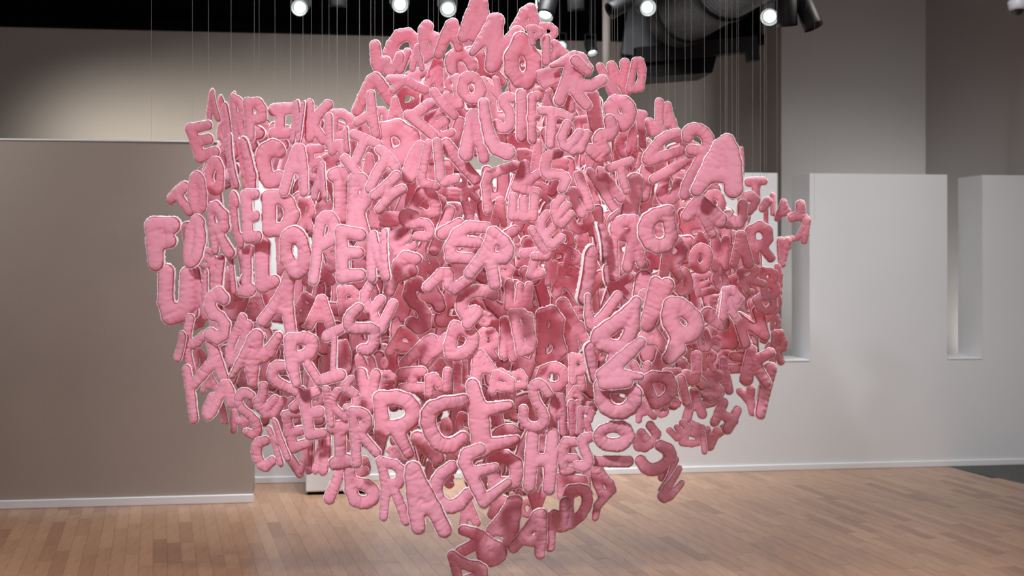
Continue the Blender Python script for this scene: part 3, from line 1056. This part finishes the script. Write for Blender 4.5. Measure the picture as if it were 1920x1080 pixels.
order = sorted(range(len(LET)), key=lambda i: -(LET[i][3] * LET[i][4] / LET[i][6]))
single = set(order[:300])
S0 = sculpture.location.copy()
inv = Matrix.Translation(-S0)
stuff = [[], [], [], []]; nv = 0
tri = 0
def add_stuff(g, M):
    global nv
    V, F, mi, se = g
    Mw = np.array(inv @ M)
    V = V @ Mw[:3, :3].T + Mw[:3, 3]
    stuff[0].append(V); stuff[1].append(F + nv); stuff[2].append(mi); stuff[3].append(se); nv += len(V)
for i, L in enumerate(LET):
    r_ = place(*L, seed=100 + i, res=6.2 if L[3] * L[4] > 1500 else 4.6)
    if r_ is None: continue
    g, M = r_
    tri += len(g[1]) * 2
    if i in single:
        o = bpy.data.objects.new('letter', build_mesh('letter', *g))
        C.objects.link(o); o.parent = sculpture
        o.matrix_local = inv @ M
        if L[0] not in 'lrG?': o['label'] = 'stuffed pink letter ' + L[0]
    else:
        add_stuff(g, M)
for i, L in enumerate(fill):
    r_ = place(*L, seed=2000 + i, res=3.2)
    if r_ is None: continue
    tri += len(r_[0][1]) * 2
    add_stuff(*r_)
me = build_mesh('inner_letters', np.concatenate(stuff[0]), np.concatenate(stuff[1]), np.concatenate(stuff[2]), np.concatenate(stuff[3]))
o = bpy.data.objects.new('inner_letters', me); C.objects.link(o); o.parent = sculpture
o['kind'] = 'stuff'; o['label'] = 'smaller and half hidden pink stuffed letters inside the cluster'
print('letters', len(LET), 'fill', len(fill), 'tris', tri)

# clear lines the letters hang from: pixel column, row where the line ends, depth
lines = [(284, 415, 4.2), (361, 250, 4.6), (391, 170, 4.8), (433, 175, 4.75), (477, 187, 4.25), (486, 190, 4.3), (516, 195, 4.3),
         (545, 192, 4.3), (568, 188, 4.1), (584, 190, 4.1), (604, 200, 4.6), (617, 192, 4.1), (632, 205, 4.4), (650, 210, 4.5), (674, 180, 4.5),
         (695, 85, 4.6), (703, 90, 4.7), (717, 80, 4.5), (738, 60, 4.8), (765, 50, 4.7), (803, 45, 4.5), (813, 60, 4.5),
         (822, 65, 4.6), (853, 35, 4.42), (923, 20, 4.4), (935, 20, 4.35), (952, 60, 4.6), (970, 40, 4.6), (1049, 90, 4.4), (1070, 100, 4.2),
         (1080, 98, 4.2), (1109, 120, 4.3), (1116, 130, 4.3), (1148, 130, 4.4), (1152, 125, 4.4), (1158, 128, 4.45), (1172, 118, 4.4), (1187, 112, 4.4),
         (1205, 115, 4.5), (1220, 195, 4.5), (1231, 190, 4.6), (1248, 192, 4.3), (1253, 190, 4.3), (1266, 195, 4.4), (1285, 240, 4.6),
         (1296, 240, 4.6), (1321, 245, 4.6), (1351, 260, 4.5), (1360, 238, 3.95), (1363, 250, 4.7), (1373, 260, 4.9), (1381, 270, 4.8), (1385, 330, 4.9), (1411, 330, 5.2),
         (1426, 335, 5.3), (1433, 335, 5.0), (1437, 340, 5.4), (1457, 370, 5.6), (1527, 400, 5.6)]
for (px, py, d) in lines:
    d = 4.25 + (d - 4.25) * 1.15
    a = P(px, py + 12, d) - S0; b = P(px + rng.uniform(-3, 3), 200, d) - S0; b.z = 4.27 - S0.z
    V, F = lathe([(.0005, 0), (.0005, (b - a).length)], 5, (b - a), a)
    mesh_obj('filament', V, F, M_line, sculpture)

# ------------------------------------------------------------------ track lights
def can(px, py, d, aim, lit, label, r=.055, L=.16):
    """a cylinder track head; aim is the way its face looks"""
    c = P(px, py, d); aim = Vector(aim).normalized()
    root = empty('track_light', c)
    tag(root, label, 'lamp', 'track lights under the black ceiling')
    prof = [(0, -L), (r * .8, -L), (r, -L + .012), (r, .0), (r, .02), (r * .93, .02), (r * .9, -.01)]
    mesh_obj('housing', *lathe(prof, 28, aim), M_can, root, True)
    if lit:
        mesh_obj('reflector_ring', *lathe([(r * .93, .016), (r * .86, .004), (r * .64, -.012), (r * .62, -.02)], 28, aim), M_rim, root, True)
        V, F = lathe([(0, .001), (r * .4, .0), (r * .64, -.006)], 28, aim)
        mesh_obj('lens', V, F, M_lens, root, True)
    else:
        mesh_obj('lens', *lathe([(0, -.02), (r * .93, -.02)], 28, aim), M_dome, root, True)
    side = aim.cross(Vector((0, 0, 1))).normalized()
    up = Vector((0, 0, 1))
    a0 = -aim * L * .5
    parts = []
    for s in (-1, 1):
        p0 = a0 + side * s * (r + .004); p1 = p0 + up * (r + .05)
        parts.append(lathe([(.005, 0), (.005, (p1 - p0).length)], 6, p1 - p0, p0))
    p1 = a0 + up * (r + .05)
    parts.append(lathe([(.005, -r - .005), (.005, r + .005)], 6, side, p1))
    mesh_obj('yoke', *join(*parts), M_can, root)
    top = max(4.25 - c.z - p1.z, .05)
    mesh_obj('stem', *lathe([(.008, 0), (.008, top)], 8, up, p1), M_can, root)
    return root
T0 = (0.5, 4.4, 1.3)
lampdefs = [(562, 14, 7.4, (-.05, -1, -.35), 1, 'lit track light left of all, above the left of the sculpture'),
            (635, 8, 7.8, (0, .2, -1), 0, 'unlit dark track light between the two leftmost lit ones'),
            (750, 8, 7.3, (.02, -1, -.25), 1, 'second lit track light from the left, cut by the frame top'),
            (840, 16, 7.3, (0, -1, -.4), 1, 'third lit track light from the left, above the sculpture top'),
            (1022, 28, 7.0, (-.45, -.9, -1.5), 1, 'lit track light tilted down beside the grey pipe'),
            (1080, 14, 7.6, (.1, .3, -1), 0, 'dark track light right of the grey pipe'),
            (1148, 18, 7.4, (-1, -.2, -.6), 0, 'dark track light turned sideways left of the duct'),
            (1052, 86, 8.6, (0, -1, -.3), 1, 'small lit track light close above the sculpture edge'),
            (1110, 97, 8.6, (.2, -.7, -1.2), 1, 'small low lit track light hanging before the beige wall'),
            (1214, 14, 7.2, (0, -1, -.35), 1, 'lit track light in front of the dark duct'),
            (1443, 31, 6.7, (-.5, -1, -.5), 1, 'rightmost lit track light at the end of the duct'),
            (1476, 42, 6.35, (.12, .25, -1), 0, 'black track light second from the right, pointing down'),
            (1523, 46, 6.35, (.35, -.2, -1), 0, 'rightmost black track light against the pale wall')]
for (px, py, d, aim, lit, lab) in lampdefs:
    small = py > 80
    can(px, py, d, aim, lit, lab, .042 if small else .056, .10 if small else .15)
    if lit:
        s = Vector(aim).normalized()
        q = P(px, py, d) + s * .03
        spot('track_spot', q, T0, 13 if not small else 4, 44, COOL, .8, .02)
for (pa, pb, y, lab) in ((480, 900, 7.1, 'black lighting track running above the left track lights'), (1440, 1580, 6.3, 'black lighting track running above the right track lights')):
    xa, xb2 = wx(pa, y), wx(pb, y)
    tr = mesh_obj('lighting_track', *boxes([(xa, y - .018, 3.56, xb2, y + .018, 3.60)]), M_can)
    tag(tr, lab, 'track', 'lighting tracks')
    # its hangers up to the ceiling
    for k in range(3):
        xx = xa + (xb2 - xa) * (k + .5) / 3
        mesh_obj('hanger', *lathe([(.006, 0), (.006, .66)], 8, (0, 0, 1), (xx, y, 3.60)), M_can, tr)

# vertical grey pipe
pp = P(1009, 30, 7.9)
V, F = lathe([(.020, pp.z - .02), (.020, 4.25)], 16, (0, 0, 1), (pp.x, pp.y, 0))
pipe = mesh_obj('pipe', V, F, M_pipe, None, True)
tag(pipe, 'thin pale grey pipe dropping from the black ceiling near the top of the sculpture', 'pipe')
p2 = P(1137, 126, 8.4)
pipe2 = mesh_obj('pipe', *lathe([(0, 0), (.03, .0), (.03, 4.25 - p2.z)], 16, (0, 0, 1), p2), M_pipe, None, True)
tag(pipe2, 'short blurred grey pipe end below the duct, left of the pink letters', 'pipe')

# ------------------------------------------------------------------ ventilation duct
duct = empty('ventilation_duct', P(1300, 50, 7.8))
tag(duct, 'fat round galvanised ventilation duct with a square branch below the black ceiling', 'duct')
D0 = duct.location
a = P(1268, 28, 8.7) - D0; b = P(1500, -120, 6.9) - D0
L_ = (b - a).length; R_ = .25
prof = []
nrib = 46
for i in range(nrib + 1):
    t = L_ * i / nrib
    prof += [(R_, t), (R_ + .0015, t + .004), (R_, t + .008)]
prof = [(0, -.03), (R_ * .55, -.03), (R_ * .96, -.012)] + prof
mesh_obj('duct_pipe', *lathe(prof, 48, b - a, a), M_duct, duct, True)
for t in (.10, .45, .8):
    c0 = a + (b - a) * t
    mesh_obj('band', *lathe([(R_ + .002, -.02), (R_ + .02, -.018), (R_ + .02, .018), (R_ + .002, .02)], 48, b - a, c0), M_can, duct)
e0 = P(1155, 60, 9.0) - D0
bx = boxes([(-.15, -.16, -.22, .22, .16, .25)])
ob = mesh_obj('branch_box', *bx, M_duct, duct); ob.location = P(1205, 62, 9.0) - D0; ob.rotation_euler = (0, math.radians(8), -.2); bevel(ob, .01)
ob = mesh_obj('branch_hood', [(-.34, -.2, -.17), (.42, -.2, -.10), (.42, .2, -.10), (-.34, .2, -.17), (-.2, -.12, .06), (.5, -.12, .12), (.5, .12, .12), (-.2, .12, .06)],
              [(0, 3, 2, 1), (4, 5, 6, 7), (0, 1, 5, 4), (1, 2, 6, 5), (2, 3, 7, 6), (3, 0, 4, 7)], M_can, duct)
ob.location = P(1225, 118, 9.0) - D0
for t in (.25, .75):
    c0 = a + (b - a) * t
    top = 4.25 - D0.z - c0.z - R_
    mesh_obj('strap', *lathe([(.008, 0), (.008, max(top, .05))], 8, (0, 0, 1), c0 + Vector((0, 0, R_))), M_can, duct)
hb = mesh_obj('ceiling_beam', *boxes([(-.6, -.06, -.06, .38, .06, .06)]), M_can)
hb.location = P(1330, 92, 8.9); hb.rotation_euler = (0, -.12, 0)
tag(hb, 'short black bar slanting below the round duct', 'bar')
mesh_obj('bracket', *boxes([(.3, -.05, -.13, .38, .05, -.06)]), M_can, hb)
mesh_obj('hanger', *lathe([(.008, 0), (.008, 4.25 - hb.location.z - .06)], 8, (0, 0, 1), (0, 0, .06)), M_can, hb)

# ------------------------------------------------------------------ dome security camera at the far right
dc = P(1908, 16, 7.6)
root = empty('security_camera', dc)
tag(root, 'small white dome security camera at the upper right edge of the frame', 'security camera')
mesh_obj('housing', *lathe([(0, .06), (.05, .06), (.066, .045), (.058, .0), (.045, -.012), (.04, -.012)], 28), M_cam, root, True)
mesh_obj('dome', *lathe([(.040, -.012), (.034, -.03), (.02, -.042), (0, -.047)], 24), M_dome, root, True)
mesh_obj('stem', *lathe([(.018, .06), (.018, 4.25 - dc.z)], 14), M_cam, root, True)
